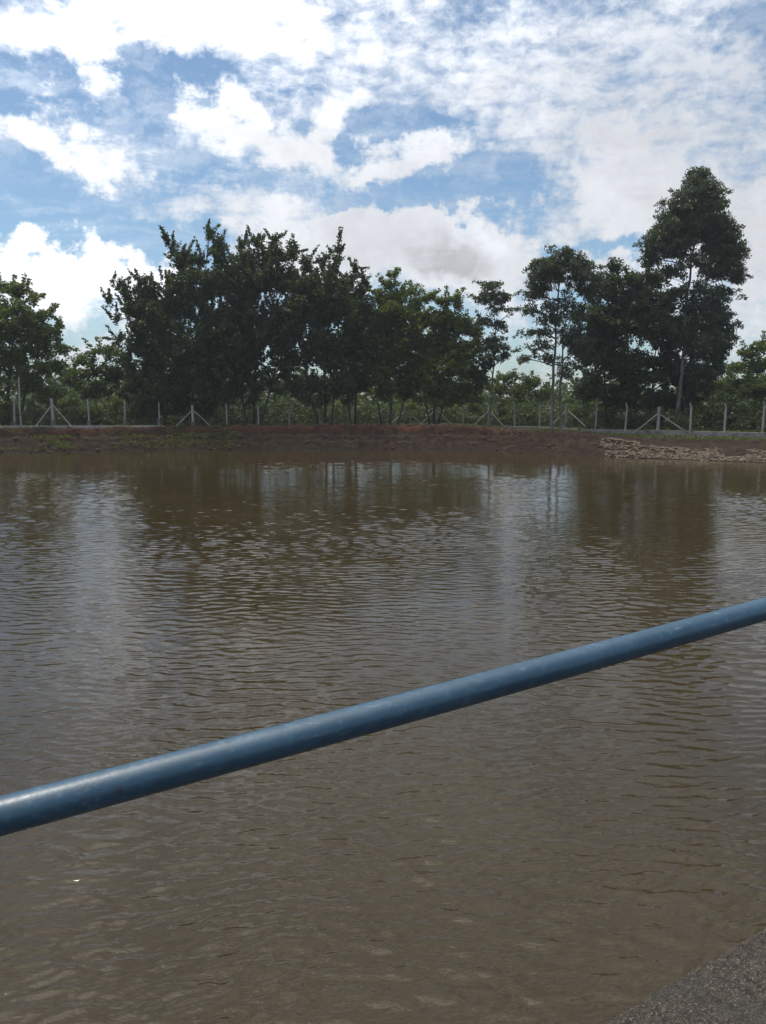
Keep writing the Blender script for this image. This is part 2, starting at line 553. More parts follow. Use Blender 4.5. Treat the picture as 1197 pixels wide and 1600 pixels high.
# ------------------------------------------------------------------ pond outline
def wl(px, py):
    d = ray(px, py)
    p = CAM_LOC + d * (-CAM_LOC.z / d.z)
    return (p.x, p.y)
FAR = [wl(*q) for q in [(-60, 709), (0, 708.5), (60, 708.5), (120, 707.5), (190, 705.5), (250, 703.8), (330, 703), (420, 702.5), (520, 702),
                        (620, 702), (700, 702.5), (780, 704), (850, 706.5), (900, 710), (950, 713.5), (1000, 716), (1060, 718), (1130, 720.5), (1197, 723), (1260, 726)]]
POLY = [(-44, 53), (-52, 42), (-56, 20), (-52, -6), (-40, -16), (-22, -14), (-8, -4.2), (-3.2, -0.42), (1.0, 2.0), (5.4, 4.55), (12, 7.5), (24, 13), (34, 22), (37, 33), (34, 42)]
POLY = np.array(FAR + POLY[::-1])

def signed_dist(X, Y):
    """distance to the waterline, positive on land"""
    d = np.full(X.shape, 1e9); inside = np.zeros(X.shape, bool)
    n = len(POLY)
    for i in range(n):
        ax, ay = POLY[i]; bx, by = POLY[(i + 1) % n]
        ex, ey = bx - ax, by - ay
        t = np.clip(((X - ax) * ex + (Y - ay) * ey) / (ex * ex + ey * ey), 0, 1)
        d = np.minimum(d, np.hypot(X - ax - t * ex, Y - ay - t * ey))
        c = ((ay > Y) != (by > Y))
        with np.errstate(divide='ignore', invalid='ignore'):
            xx = ax + (Y - ay) / (by - ay if by != ay else 1e-9) * ex
        inside ^= (c & (X < xx))
    return np.where(inside, -d, d)

def sstep(x, a, b):
    t = np.clip((x - a) / (b - a), 0, 1)
    return t * t * (3 - 2 * t)

_wp = [(790, 74.9), (862, 72.2), (930, 67.2), (1030, 62.7), (1134, 58.9), (1195, 57.1), (1340, 54.0)]
WX = np.array([at(a, 665, b).x for a, b in _wp]); WY = np.array([b for a, b in _wp])
def ground_z(X, Y, relief=True):
    X = np.asarray(X, float); Y = np.asarray(Y, float)
    s = signed_dist(X, Y)
    s = s + 0.18 * fbm(X * .8, Y * .8, 3) * (Y > 20) + .16 * vnoise(X * 3.1, Y * 3.1) * (Y > 20)
    under = -0.05 + np.maximum(s, -6) * 0.28
    # earth bank with a steep lip
    bank = 0.55 * sstep(s, -.1, .8) + .62 * sstep(s, .6, 1.6) + .08 * sstep(s, 1.6, 1.8) + .60 * sstep(s, 1.75, 2.1)
    bank = bank * (1 - .20 * sstep(X, 6, 14) * (Y > 20))
    # beach on the right: gentle, low, then a step under the wall
    beach = .85 * sstep(s, -.2, 4.2) + .10 * sstep(s, 4, 5.2) + .22 * sstep(s, 5.1, 5.5)
    r = sstep(X, 15.5, 21.0) * (Y > 20)
    land = bank * (1 - r) + beach * r
    wy = np.interp(X, WX, WY)
    land = land + (1.62 - land) * sstep(Y - wy, .30, .9) * sstep(X, 12.5, 15) * (Y > 20)
    land = land - .30 * sstep(Y - (wy - 4.0), 0, 3) * (1 - sstep(Y - wy, .3, .9)) * sstep(X, 11, 15) * (1 - r) * (Y > 20)
    z = np.where(s < 0, np.minimum(under, 0.0) + 0.02, land)
    z = np.where(s < 0, under * 1.0, z)
    if relief:
        act = sstep(s, 0, .8)
        z = z + act * (.16 * fbm(X * 1.1, Y * 1.1, 4) + .05 * vnoise(X * 5, Y * 5)) * (1 - .4 * sstep(s, 3, 5))
        ter = np.sin(z * 14 + 2 * fbm(X * .3, Y * .3, 2)) * .035
        z = z + act * ter * (1 - sstep(s, 3, 4)) * (1 - .8 * r)
    far = sstep(np.hypot(X, Y), 80, 260)
    z = z + far * 3.0 * fbm(X * .006, Y * .006, 3)
    return z

def axis(stops):
    out = []
    for a, b, n in stops:
        out += list(np.linspace(a, b, n, endpoint=False))
    out.append(stops[-1][1])
    return np.array(out)
xs = np.concatenate([-np.geomspace(3000, 70, 18)[:-1], axis([(-70, -40, 40), (-40, 40, 300), (40, 70, 40)]), np.geomspace(70, 3000, 18)[1:]])
ys = np.concatenate([-np.geomspace(3000, 40, 14)[:-1], axis([(-40, 44, 90), (44, 58, 84), (58, 68, 80), (68, 90, 44)]), np.geomspace(90, 3000, 24)[1:]])
GX, GY = np.meshgrid(xs, ys)
GZ = ground_z(GX, GY)
# the bed is dug out below the concrete walkway
near_slab = (np.abs(GX) < 9) & (GY < 6) & (GY > -6)
GZ = np.where(near_slab & (GZ > .3), np.minimum(GZ, 1.75), GZ)
nx, ny = len(xs), len(ys)
idx = np.arange(nx * ny).reshape(ny, nx)
F = np.stack([idx[:-1, :-1], idx[:-1, 1:], idx[1:, 1:], idx[1:, :-1]], -1).reshape(-1, 4)
V = np.stack([GX, GY, GZ], -1).reshape(-1, 3)
ground = tag(link('ground', mesh_np('ground', V, F, M_GROUND, True)), kind='structure',
             label='reddish brown earth bank and grassy ground round the pond')

def gz(x, y):
    return float(ground_z(np.array([x]), np.array([y]))[0])

# water: a wind-rippled surface, finely meshed where the pond is in view, with a flat sheet round it
def ripples(X, Y):
    r = np.random.default_rng(40)
    wx = X + .55 * vnoise(X * .45 + 9, Y * .45) + .16 * vnoise(X * 1.7, Y * 1.7)
    wy = Y + .60 * vnoise(X * .40, Y * .55 + 4) + .16 * vnoise(X * 1.5 + 7, Y * 1.9)
    h = np.zeros_like(X)
    def band(n, l0, l1, a0, spread, slope, fade=None):
        tot = np.zeros_like(X)
        for k in range(n):
            L = l0 * (l1 / l0) ** r.random(); a = R(a0 + r.normal() * spread); ph = r.random() * 6.283
            kk = 2 * math.pi / L
            q = np.sin(kk * (wx * math.sin(a) + wy * math.cos(a)) + ph)
            tot += (q + .38 * (q * q)) * (slope * math.sqrt(2 / n) / kk)
        return tot if fade is None else tot * fade
    open_ = 1 - .62 * sstep(Y, 34, 52) * (1 - (1 - sstep(X, -25, -20)) - sstep(X, 22, 26)).clip(0, 1)
    gust = (.85 + 1.0 * fbm(X * .14 + 3, Y * .14, 3)).clip(.35, 1.5) * open_
    h += band(40, .21, .44, 2, 24, .084) * gust * (.52 + .48 * sstep(Y, 16, 34))
    h += band(40, .15, .28, 4, 24, .085, 1 - sstep(Y, 24, 38)) * gust
    patch = (.75 + 1.5 * vnoise(X * .22 + 31, Y * .22)).clip(.3, 1.2)
    h += band(34, .10, .19, 3, 20, .100, 1 - sstep(Y, 12, 22)) * gust * patch
    h += band(30, .075, .14, -16, 24, .118, 1 - sstep(Y, 6, 13)) * (1.0 + 1.6 * vnoise(X * .5, Y * .5 + 8)).clip(.4, 1.3) * (.9 + .5 * vnoise(X * .2, Y * .2))
    return h
def water_mesh():
    ysr = [1.0]
    while ysr[-1] < 66: ysr.append(ysr[-1] + .015 + .0013 * ysr[-1])
    yv = np.array(ysr); nt = 275
    t = np.linspace(-1, 1, nt)
    Yg = np.repeat(yv[:, None], nt, 1)
    Xg = t[None] * (Yg * .60 + 1.6)
    Z = ripples(Xg, Yg) * (1 - sstep(np.abs(t)[None], .96, 1.0))
    ny_, nx_ = Yg.shape
    ii = np.arange(nx_ * ny_).reshape(ny_, nx_)
    Fq = np.stack([ii[:-1, :-1], ii[:-1, 1:], ii[1:, 1:], ii[1:, :-1]], -1).reshape(-1, 4)
    Vq = np.stack([Xg, Yg, Z], -1).reshape(-1, 3)
    n0 = len(Vq)
    Vq = np.concatenate([Vq, np.array([(-75, -30, -.03), (60, -30, -.03), (60, 70, -.03), (-75, 70, -.03)])])
    Fq = np.concatenate([Fq, np.array([[n0, n0 + 1, n0 + 2, n0 + 3]])])
    return mesh_np('water', Vq, Fq, M_WATER, True)
water = tag(link('water', water_mesh()), kind='structure', label='muddy brown rippled pond water')

# ------------------------------------------------------------------ concrete walkway in the near right corner and its blue rail
def point_depth(px, py, dep):
    return CAM_LOC + ray(px, py) * dep
A = point_depth(1197, 1444, 2.28)
B = point_depth(932, 1600, 1.93)
sdv = (A - B).normalized()
P0s = B - sdv * 4.5; P1s = B + sdv * 6.0
hor = Vector((sdv.x, sdv.y, 0)).normalized()
back = Vector((hor.y, -hor.x, 0))          # away from the water
bm = bmesh.new()
NSEG = 120
rows = []
lp = random.Random(3)
prof = []
for i in range(NSEG + 1):
    p = P0s.lerp(P1s, i / NSEG)
    j = lambda s: lp.uniform(-s, s)
    e = lambda off, dz: p + back * off + Vector((0, 0, dz))
    rows.append([bm.verts.new(v) for v in (
        e(1.9, 0), e(.30, 0), e(.02 + j(.0025), j(.001)), e(0.004 + j(.003), -.006 + j(.002)),
        e(j(.002), -.022 + j(.002)), e(0, -.30), e(0, -3.2))] + [bm.verts.new(e(1.9, -3.2))])
for i in range(NSEG):
    a, b = rows[i], rows[i + 1]
    for k in range(8):
        bm.faces.new((a[k], b[k], b[(k + 1) % 8], a[(k + 1) % 8]))
bm.faces.new(rows[0]); bm.faces.new(rows[-1][::-1])
bmesh.ops.recalc_face_normals(bm, faces=bm.faces)
walk = tag(link('walkway', bm_mesh('walkway', bm, M_AGG)), kind='structure',
           label='dark exposed aggregate concrete walkway edge in the bottom right corner')

PL = point_depth(0, 1272.5, 1.10)
PR = point_depth(1197, 946, 1.88)
pd = (PR - PL).normalized()
rail = empty('blue_handrail', (PL + PR) / 2)
tag(rail, 'faded blue painted steel pipe handrail crossing in front of the pond', 'railing')
def rel(me_pts, o=rail):
    return [Vector(p) - o.location for p in me_pts]
tb = Tubes()
Lp = [PL + pd * t for t in np.linspace(-2.6, 5.0, 60)]
sag = [p + Vector((0, 0, -.010 * math.sin(max(0, min(1, (i - 18) / 24)) * math.pi))) for i, p in enumerate(Lp)]
tb.add(rel(sag), .0285, 40)
link('top_rail', tb.mesh('top_rail', M_PAINT), rail)
for t in (-1.15, 2.95):
    p = PL + pd * t
    tb = Tubes()
    tb.add(rel([p + Vector((0, 0, -.02)), p + Vector((0, 0, -1.12))]), .024, 24)
    po = link('rail_post', tb.mesh('rail_post', M_PAINT), rail)
    bm = bmesh.new()
    bmesh.ops.create_cone(bm, cap_ends=True, segments=28, radius1=.07, radius2=.07, depth=.012,
                          matrix=Matrix.Translation(rel([p + Vector((0, 0, -1.125))])[0]))
    link('base_flange', bm_mesh('base_flange', bm, M_PAINT, .002), rail)

# ------------------------------------------------------------------ fence of concrete posts
FENCE = [  # px at the foot, py at the top, metres ahead, kind: s straight, c crooked top, b braced strong post, k strong without braces
    (-92, 622, 60.5, 's'), (-36, 621, 60.3, 's'), (23, 620, 60.5, 's'), (84, 622.5, 61.0, 'b'), (140, 623, 61.7, 's'), (196, 624, 63.0, 's'), (249, 628, 64.0, 's'),
    (302, 633, 64.6, 'b'), (355, 630.5, 66.0, 's'), (404, 634, 67.4, 's'), (452, 636, 68.8, 's'), (500, 638, 70.0, 's'), (547, 631, 72.0, 's'),
    (592, 633, 73.6, 's'), (634, 635, 75.0, 'b'), (681, 634, 75.6, 'b'), (723.5, 632, 76.0, 'c'), (764, 634, 76.0, 'b'), (804, 629, 75.0, 'c'),
    (843, 627.5, 73.4, 'c'), (862, 627, 72.6, 'k'), (885, 632, 71.0, 'b'), (930, 629.5, 67.5, 'c'), (977, 629.5, 65.2, 'c'),
    (1028, 636, 63.0, 'b'), (1079, 629.5, 61.0, 'c'), (1132, 630, 59.2, 'c'), (1192, 627, 57.4, 'c'), (1258, 624, 55.8, 'c'), (1330, 622, 54.5, 'c')]
fence = empty('post_and_wire_fence', at(598, 655, 70))
fence.location.z = 1.9
tag(fence, 'long fence of weathered concrete posts, some braced, on the far bank below the trees', 'fence')
def frel(p): return Vector(p) - fence.location
tops = []
feet = []
for i, (px, py, Y, kd) in enumerate(FENCE):
    top = at(px, py, Y)
    if kd == 'c': top = top + Vector((.0, 0, 0))
    x = at(px, 665, Y).x
    g = gz(x, Y)
    h = top.z - g
    rr = random.Random(i)
    w = {'s': .115, 'c': .125, 'b': .20, 'k': .17}[kd]
    lean = rr.uniform(-.04, .04)
    bm = bmesh.new()
    if kd == 'c':
        # bent arm at the top leaning towards the left
        prof = [(0, -.35), (0, h - .42), (-.02, h - .30), (-.13, h)]
    else:
        prof = [(0, -.35), (0, h)]
    ring = None
    for (ox, oz) in prof:
        k = .92 if oz > h - .05 else 1
        vs = [bm.verts.new(frel((x + ox + lean * oz + dxx * w / 2 * k, Y + dyy * w / 2 * k, g + oz))) for dxx, dyy in ((-1, -1), (1, -1), (1, 1), (-1, 1))]
        if ring:
            for q in range(4): bm.faces.new((ring[q], ring[(q + 1) % 4], vs[(q + 1) % 4], vs[q]))
        else:
            bm.faces.new(vs[::-1])
        ring = vs
    bm.faces.new(ring)
    post = link('post', bm_mesh('post', bm, M_CONC, .012), fence)
    tops.append(Vector((x, Y, g + h - .45))); feet.append(Vector((x, Y, g)))
    if i <= 7 or kd == 'b':
        bm = bmesh.new()
        fh = .62 if i < 7 else .35
        box_bm(bm, frel((x, Y, g + fh / 2 - .15)), (w + .13, w + .13, fh + .3), rr.uniform(-.1, .1))
        link('footing', bm_mesh('footing', bm, M_FOOT, .02), post)
    if kd == 'b':
        for sgn in (-1, 1):
            sp = 1.42 if i < 8 else (1.9 if px > 1000 else 1.55)
            a = Vector((x, Y, g + h * .78)); 
            j = i + sgn
            bY = Y + (FENCE[j][2] - Y) * .45
            b = Vector((x + sgn * sp, bY, 0)); b.z = max(gz(b.x, b.y), g - .15) - .05
            tb = Tubes(); tb.add([frel(a), frel(b)], .062, 4)
            link('brace', tb.mesh('brace', M_CONC, False), post)
for wi, hh in enumerate((.25, .75, 1.25, 1.7)):
    tb = Tubes()
    pts = []
    for a, b in zip(feet[:-1], feet[1:]):
        for t in (0, .33, .66):
            p = a.lerp(b, t); pts.append(frel(p + Vector((0, -.07, hh - .02 * math.sin(t * math.pi)))))
    pts.append(frel(feet[-1] + Vector((0, -.07, hh))))
    tb.add(pts, .0022, 3)
    link('wire', tb.mesh('wire', M_WIRE), fence)

# low concrete kerb on the left and low wall on the right
def wall_strip(name, pts, thick, mat, label, cat, seed):
    """pts: (x, y, z bottom, z top) stations"""
    rr = random.Random(seed)
    o = empty(name, (pts[0][0], pts[0][1], pts[0][2]))
    bm = bmesh.new(); ring = None
    for (x, y, z0, z1) in pts:
        t = thick
        L = o.location
        z1 = z1 + rr.uniform(-.012, .012)
        vs = [bm.verts.new(Vector(q) - L) for q in ((x, y, z0), (x, y, z1 - .02), (x, y + .02, z1), (x, y + t, z1), (x, y + t, z0))]
        if ring:
            for q in range(5): bm.faces.new((ring[q], ring[(q + 1) % 5], vs[(q + 1) % 5], vs[q]))
        else: bm.faces.new(vs)
        ring = vs
    bm.faces.new(ring[::-1])
    bmesh.ops.recalc_face_normals(bm, faces=bm.faces)
    bpy.data.objects.remove(o)
    ob = link(name, bm_mesh(name, bm, mat))
    ob.location = (pts[0][0], pts[0][1], pts[0][2])
    tag(ob, label, cat)
    return ob
kp = []
for px in np.linspace(-110, 256, 40):
    q = at(px, 665.2, np.interp(px, [-110, 0, 140, 196, 256], [59.7, 60.1, 61.3, 62.6, 63.7])); kp.append((q.x, q.y, q.z - .32, q.z))
wall_strip('concrete_kerb', kp, .25, M_CONC, 'pale low concrete kerb along the top of the bank under the left end of the fence', 'kerb', 1)
wp = []
for px in np.linspace(790, 1340, 90):
    Y = np.interp(px, [790, 862, 930, 1030, 1134, 1195, 1340], [74.9, 72.2, 67.2, 62.7, 58.9, 57.1, 54.0])
    yt = np.interp(px, [790, 862, 930, 1000, 1100, 1197, 1340], [665.5, 668, 670.5, 672, 674.0, 676, 679])
    p = at(px, yt, Y)
    wp.append((p.x, p.y + .10, p.z - 1.1, p.z))
wall_strip('low_concrete_wall', wp, .22, M_WALL, 'stained low grey concrete wall carrying the right end of the fence', 'wall', 2)
# rough stones of that wall face, joined
# ------------------------------------------------------------------ rubble, clods, weeds on the bank
def ico(sub=1):
    bm = bmesh.new(); bmesh.ops.create_icosphere(bm, subdivisions=sub, radius=1)
    V = np.array([v.co[:] for v in bm.verts]); F = np.array([[v.index for v in f.verts] for f in bm.faces]); bm.free()
    return V, F
IV, IF = ico(1)
def stones(name, P, S, mat, flat=.6, seed=1):
    """P (n,3) places, S (n,) sizes: one mesh of irregular stones"""
    r = np.random.default_rng(seed)
    n = len(P)
    V = IV[None] * (1 + .35 * (r.random((n, len(IV), 1)) - .5))
    V = V * (S[:, None, None] * np.stack([.7 + .6 * r.random(n), .7 + .6 * r.random(n), flat * (.6 + .6 * r.random(n))], -1)[:, None, :])
    a = r.random(n) * 6.28
    c, s = np.cos(a)[:, None], np.sin(a)[:, None]
    V = np.stack([V[..., 0] * c - V[..., 1] * s, V[..., 0] * s + V[..., 1] * c, V[..., 2]], -1) + P[:, None, :]
    F = (IF[None] + (np.arange(n) * len(IV))[:, None, None]).reshape(-1, 3)
    return mesh_np(name, V.reshape(-1, 3), F, mat)
def sample_band(x0, x1, y0, y1, n, s0, s1, seed, patch=None):
    r = np.random.default_rng(seed)
    X = r.uniform(x0, x1, n * 6); Y = r.uniform(y0, y1, n * 6)
    s = signed_dist(X, Y)
    ok = (s > s0) & (s < s1)
    if patch is not None: ok &= patch(X, Y, s)
    X, Y = X[ok][:n], Y[ok][:n]
    return np.stack([X, Y, ground_z(X, Y)], -1)
P = sample_band(16, 36, 44, 60, 4800, -.05, 2.7, 5, lambda X, Y, s: (vnoise(X * .45 + 3, Y * .45) + .18 + .03 * (X - 20) - .10 * np.abs(s - 1.3)) > 0)
tag(link('rubble_gravel', stones('rubble_gravel', P + (0, 0, .02), .035 + .12 * rng.random(len(P)) ** 3, M_STONE, .8, 5)), kind='stuff',
    label='pale tan rubble and gravel on the low shore at the right')
P = sample_band(-40, 30, 46, 66, 900, .1, 3.2, 6)
tag(link('earth_clods', stones('earth_clods', P, .04 + .14 * rng.random(len(P)) ** 3, M_CLOD, .6, 6)), kind='stuff',
    label='loose reddish clods scattered over the far earth bank')
P = sample_band(-12, 12, 60, 68, 240, 2.6, 3.6, 8)
tag(link('clay_slabs', stones('clay_slabs', P, .10 + .22 * rng.random(len(P)) ** 2, M_CLOD, .4, 8)), kind='stuff',
    label='broken red clay lumps along the lip of the bank in the middle')

# ------------------------------------------------------------------ foliage
def leaves_mesh(name, C, Rr, n_per, L, Wd, mat, droop=0.0, seed=1, elong=None, up=None):
    """C (t,3) tuft centres, Rr (t,) radii, leaves as small folded diamonds"""
    r = np.random.default_rng(seed)
    t = len(C)
    k = np.repeat(np.arange(t), n_per)
    n = len(k); NLEAF[0] += n
    off = r.normal(size=(n, 3)); off /= np.linalg.norm(off, axis=1)[:, None] + 1e-9
    off *= (r.random(n) ** .55)[:, None]
    off *= Rr[k][:, None]
    off[:, 2] *= .75
    if elong is not None:    # tufts stretched along a direction (t,3)
        e = elong[k]; q = r.uniform(-1, 1, n)
        off = off * .55 + e * (q * Rr[k])[:, None]
    P = C[k] + off
    d = r.normal(size=(n, 3)); d[:, 2] = d[:, 2] * .6 - droop
    d /= np.linalg.norm(d, axis=1)[:, None]
    u = r.normal(size=(n, 3)); s = np.cross(d, u); s /= np.linalg.norm(s, axis=1)[:, None] + 1e-9
    l = L * (.65 + .7 * r.random(n)); w = Wd * (.65 + .7 * r.random(n))
    A_ = P - d * (l / 2)[:, None]; B_ = P + d * (l / 2)[:, None]
    mid = P + d * (l * -.08)[:, None]
    S1 = mid + s * (w / 2)[:, None]; S2 = mid - s * (w / 2)[:, None]
    V = np.stack([A_, S1, B_, S2], 1).reshape(-1, 3)
    F = np.arange(4 * n).reshape(n, 4)
    return mesh_np(name, V, F, mat)

def bez(a, b, c, n):
    return [(a * (1 - t) ** 2 + b * 2 * t * (1 - t) + c * t * t) for t in np.linspace(0, 1, n)]

def tree(name, label, cat, Y, stems, clumps, leafmat, barkmat, dens=1.0, leaf=(.26, .12), tuft=.62, droop=.2,
         spread=1.0, seed=0, group='trees on the far bank', spiky=False, shell=.55, trunk_r=.16, depth=1.0, tufts=None):
    """stems: lists of (px, py) up each stem; clumps: (px, py, rx, ry[, density]) as seen in the photograph from CAM_LOC"""
    r = np.random.default_rng(1000 + seed)
    pr = random.Random(500 + seed)
    s0 = stems[0]
    foot = at(s0[0][0], s0[0][1], Y)
    base = Vector((foot.x, Y, gz(foot.x, Y)))
    root = empty(name, base)
    tag(root, label, cat, group)
    px2m = Y / FPX
    rl = lambda v: Vector(v) - base
    stem_paths = []
    for si, st in enumerate(stems):
        yo = 0 if si == 0 else pr.uniform(-1.2, 1.2)
        pts = [at(q[0], q[1], Y + yo) for q in st]
        pts[0].z = gz(pts[0].x, pts[0].y) - .2
        # resample with a little wander
        out = []
        for a, b in zip(pts[:-1], pts[1:]):
            for t in (0, .25, .5, .75):
                p = a.lerp(b, t); out.append(p + Vector((pr.uniform(-.06, .06), pr.uniform(-.12, .12), 0)))
        out.append(pts[-1])
        m = len(out)
        r0 = trunk_r * (1 if si == 0 else .75)
        rad = [r0 * (1 - .82 * (i / (m - 1)) ** .9) for i in range(m)]
        rad[0] *= 1.35
        tr = Tubes(); tr.add([rl(p) for p in out], rad, 9)
        link('trunk', tr.mesh('trunk', barkmat), root)
        stem_paths.append((out, rad))
    allp = [(p, rr_) for out, rad in stem_paths for p, rr_ in zip(out, rad)]
    AP = np.array([p[:] for p, _ in allp]); AR = np.array([q for _, q in allp])
    TC = []; TR = []; TE = []; TN = []
    for ci, cl in enumerate(clumps):
        cx, cy, rx, ry = cl[:4]
        dn = (cl[4] if len(cl) > 4 else 1.0) * dens
        br = Tubes()
        Ro = max(rx * px2m, .3); Rz = max(ry * px2m, .3)
        Ry = depth * (Ro + Rz) * .5
        c = at(cx, cy, Y); c.y += pr.uniform(-1, 1) * .5 * min(2.2, Ry)
        c = at(cx, cy, c.y)
        # limb from the stems
        dd = np.linalg.norm(AP - np.array((c.x, c.y, c.z - Rz * .9))[None], axis=1) + np.where(AP[:, 2] > c.z, 6, 0)
        k = int(dd.argmin())
        a = Vector(AP[k]); ra = AR[k] * .55 + .012
        mid = a.lerp(c, .5) + Vector((0, 0, .12 * (c - a).length))
        limb = bez(np.array(a), np.array(mid), np.array(c), 7)
        br.add([rl(p) for p in limb], [ra * (1 - .75 * i / 6) for i in range(7)], 6)
        area = rx * ry * math.pi * px2m * px2m
        nt = max(5, int(area * 3.95 * dn / (tuft / .62) ** 2))
        q = r.normal(size=(nt, 3)); q /= np.linalg.norm(q, axis=1)[:, None]
        rad_ = (shell + (1 - shell) * r.random(nt)) * (r.random(nt) ** .33)
        q *= rad_[:, None]
        # ragged edge: a few tufts stand out
        so = r.random(nt) < .22
        q[so] *= (1.0 + .32 * r.random(so.sum()))[:, None]
        T = np.array(c)[None] + q * np.array([Ro, Ry, Rz])[None] * (1 - .35 * tuft / max(Ro, Rz, .6))
        ts = tuft * (.45 + .75 * r.random(nt)) * np.where(so, .7, 1.0)
        e = q + np.array([0, 0, .9])[None] + r.normal(size=(nt, 3)) * .25
        e /= np.linalg.norm(e, axis=1)[:, None]
        TC.append(T); TR.append(ts); TE.append(e)
        TN.append(np.maximum(8, (84 * ts ** 2 / .38 * min(1.25, dn) * (.24 * .12) / (leaf[0] * leaf[1]) ).astype(int)))
        # sprays that stand out of the crown: rising plumes, or hanging ones on the gum trees
        nsp = max(2, int((rx + ry) * px2m * (.75 if spiky else .9)))
        for _ in range(nsp):
            qd = r.normal(size=3); qd[1] *= .6; qd[2] = abs(qd[2]) * (1.3 if droop < .5 else .35); qd /= np.linalg.norm(qd)
            p0 = np.array(c) + qd * np.array([Ro, Ry, Rz]) * .80
            dv = (qd * .6 + np.array([0, 0, .75 if spiky else .25]) + r.normal(size=3) * .36) if droop < .5 else (qd * .9 + np.array([0, 0, -.35]) + r.normal(size=3) * .25)
            dv /= np.linalg.norm(dv)
            K = 4
            st_ = .26 if spiky else .22
            for kk_ in range(K):
                TC.append((p0 + dv * (st_ * kk_ * (1 + .3 * r.random())))[None]); TR.append(np.array([(.38 - .05 * kk_) * (.8 + .4 * r.random())]))
                TE.append(dv[None]); TN.append(np.array([max(6, 20 - 3 * kk_)]))
        nb = max(3, int(nt * .14))
        for j in r.permutation(nt)[:nb]:
            s_ = Vector(limb[pr.randint(2, 6)]); t_ = Vector(T[j])
            md = s_.lerp(t_, .55) + Vector((pr.uniform(-.15, .15), pr.uniform(-.15, .15), .10 * (t_ - s_).length))
            br.add([rl(p) for p in bez(np.array(s_), np.array(md), np.array(t_), 4)], [.035, .024, .015, .007], 3)
        link('branch', br.mesh('branch', barkmat), root)
    TC = np.concatenate(TC); TR = np.concatenate(TR); TE = np.concatenate(TE); TN = np.concatenate(TN)
    me = leaves_mesh('crown', TC - np.array(base)[None], TR, TN, leaf[0], leaf[1], leafmat, droop, seed,
                     elong=TE if spiky else None)
    link('crown', me, root)
    return root

LC = {}
tree('gum_tree', 'tallest eucalyptus with a high billowing crown at the right', 'tree', 66,
     [[(1056, 664), (1062, 610), (1068, 560), (1072, 490), (1080, 420), (1088, 350), (1093, 290)], [(1066, 664), (1073, 610), (1080, 545), (1088, 470), (1104, 400)]],
     [(1093, 285, 30.2, 26.9), (1070, 318, 35.8, 33.6), (1118, 318, 26.9, 35.8), (1045, 350, 29.1, 24.6), (1032, 380, 33.6, 29.1), (1075, 368, 35.8, 26.9, 0.8), (1132, 372, 33.6, 35.8), (1148, 398, 22.4, 29.1), (1108, 352, 31.4, 31.4),
      (1016, 405, 15.7, 15.7), (1058, 425, 24.6, 17.9, 0.8), (1120, 420, 38.1, 20.2), (1150, 432, 17.9, 20.2), (1130, 462, 31.4, 24.6, 0.9), (1090, 455, 24.6, 20.2, 0.8), (1055, 462, 20.2, 17.9, 0.8),
      (1112, 498, 29.1, 24.6, 0.8), (1138, 505, 15.7, 33.6, 0.8), (1085, 500, 26.9, 20.2, 0.8), (1125, 538, 26.9, 24.6), (1095, 545, 38.1, 29.1), (1115, 570, 20.2, 26.9), (1060, 520, 24.6, 22.4), (1092, 590, 29.1, 33.6), (1098, 330, 32, 26), (1112, 395, 22, 16, .8), (1078, 478, 18, 20, .8), (1108, 520, 34, 24), (1066, 400, 16, 14, .8), (1085, 350, 34, 28), (1118, 372, 28, 26), (1050, 385, 26, 24), (1095, 405, 30, 16, .8), (1130, 410, 26, 24), (1090, 300, 30, 22), (1105, 478, 28, 20, .8), (1062, 345, 26, 20)],
     M_LEAF_GUM, M_BARK_PALE, dens=1.25, leaf=(.28, .105), tuft=.58, droop=.7, seed=1, trunk_r=.20)
tree('gum_tree', 'domed eucalyptus with see-through lower crown, left of the dense dark tree', 'tree', 64.5,
     [[(862, 664), (864, 610), (866, 560), (870, 500), (874, 440), (880, 400)], [(876, 664), (876, 600), (880, 530), (892, 460)]],
     [(880, 402, 38.8, 18.2), (848, 425, 29.6, 27.4), (908, 420, 27.4, 27.4), (926, 445, 18.2, 38.8), (836, 458, 22.8, 22.8), (874, 432, 25.1, 16, 0.7), (828, 486, 18.2, 16, 0.7), (856, 485, 25.1, 18.2, 0.7), (884, 478, 25.1, 20.5, 0.7),
      (906, 488, 25.1, 29.6, 0.8), (826, 520, 13.7, 13.7, 0.7), (850, 520, 18.2, 13.7, 0.7), (884, 525, 22.8, 18.2, 0.7), (836, 545, 27.4, 10.3, 0.7), (820, 562, 13.7, 9.1, 0.7), (905, 540, 25.1, 27.4), (858, 560, 20.5, 11.4, 0.7), (885, 575, 22.8, 22.8, 0.7), (875, 418, 40, 20), (850, 445, 22, 18, .7), (900, 450, 24, 22, .8), (846, 505, 24, 14, .6), (878, 500, 22, 18, .6), (862, 540, 20, 12, .6), (900, 520, 20, 24, .8)],
     M_LEAF_GUM, M_BARK_PALE, dens=1.1, leaf=(.28, .105), tuft=.52, droop=.6, seed=2, trunk_r=.16)
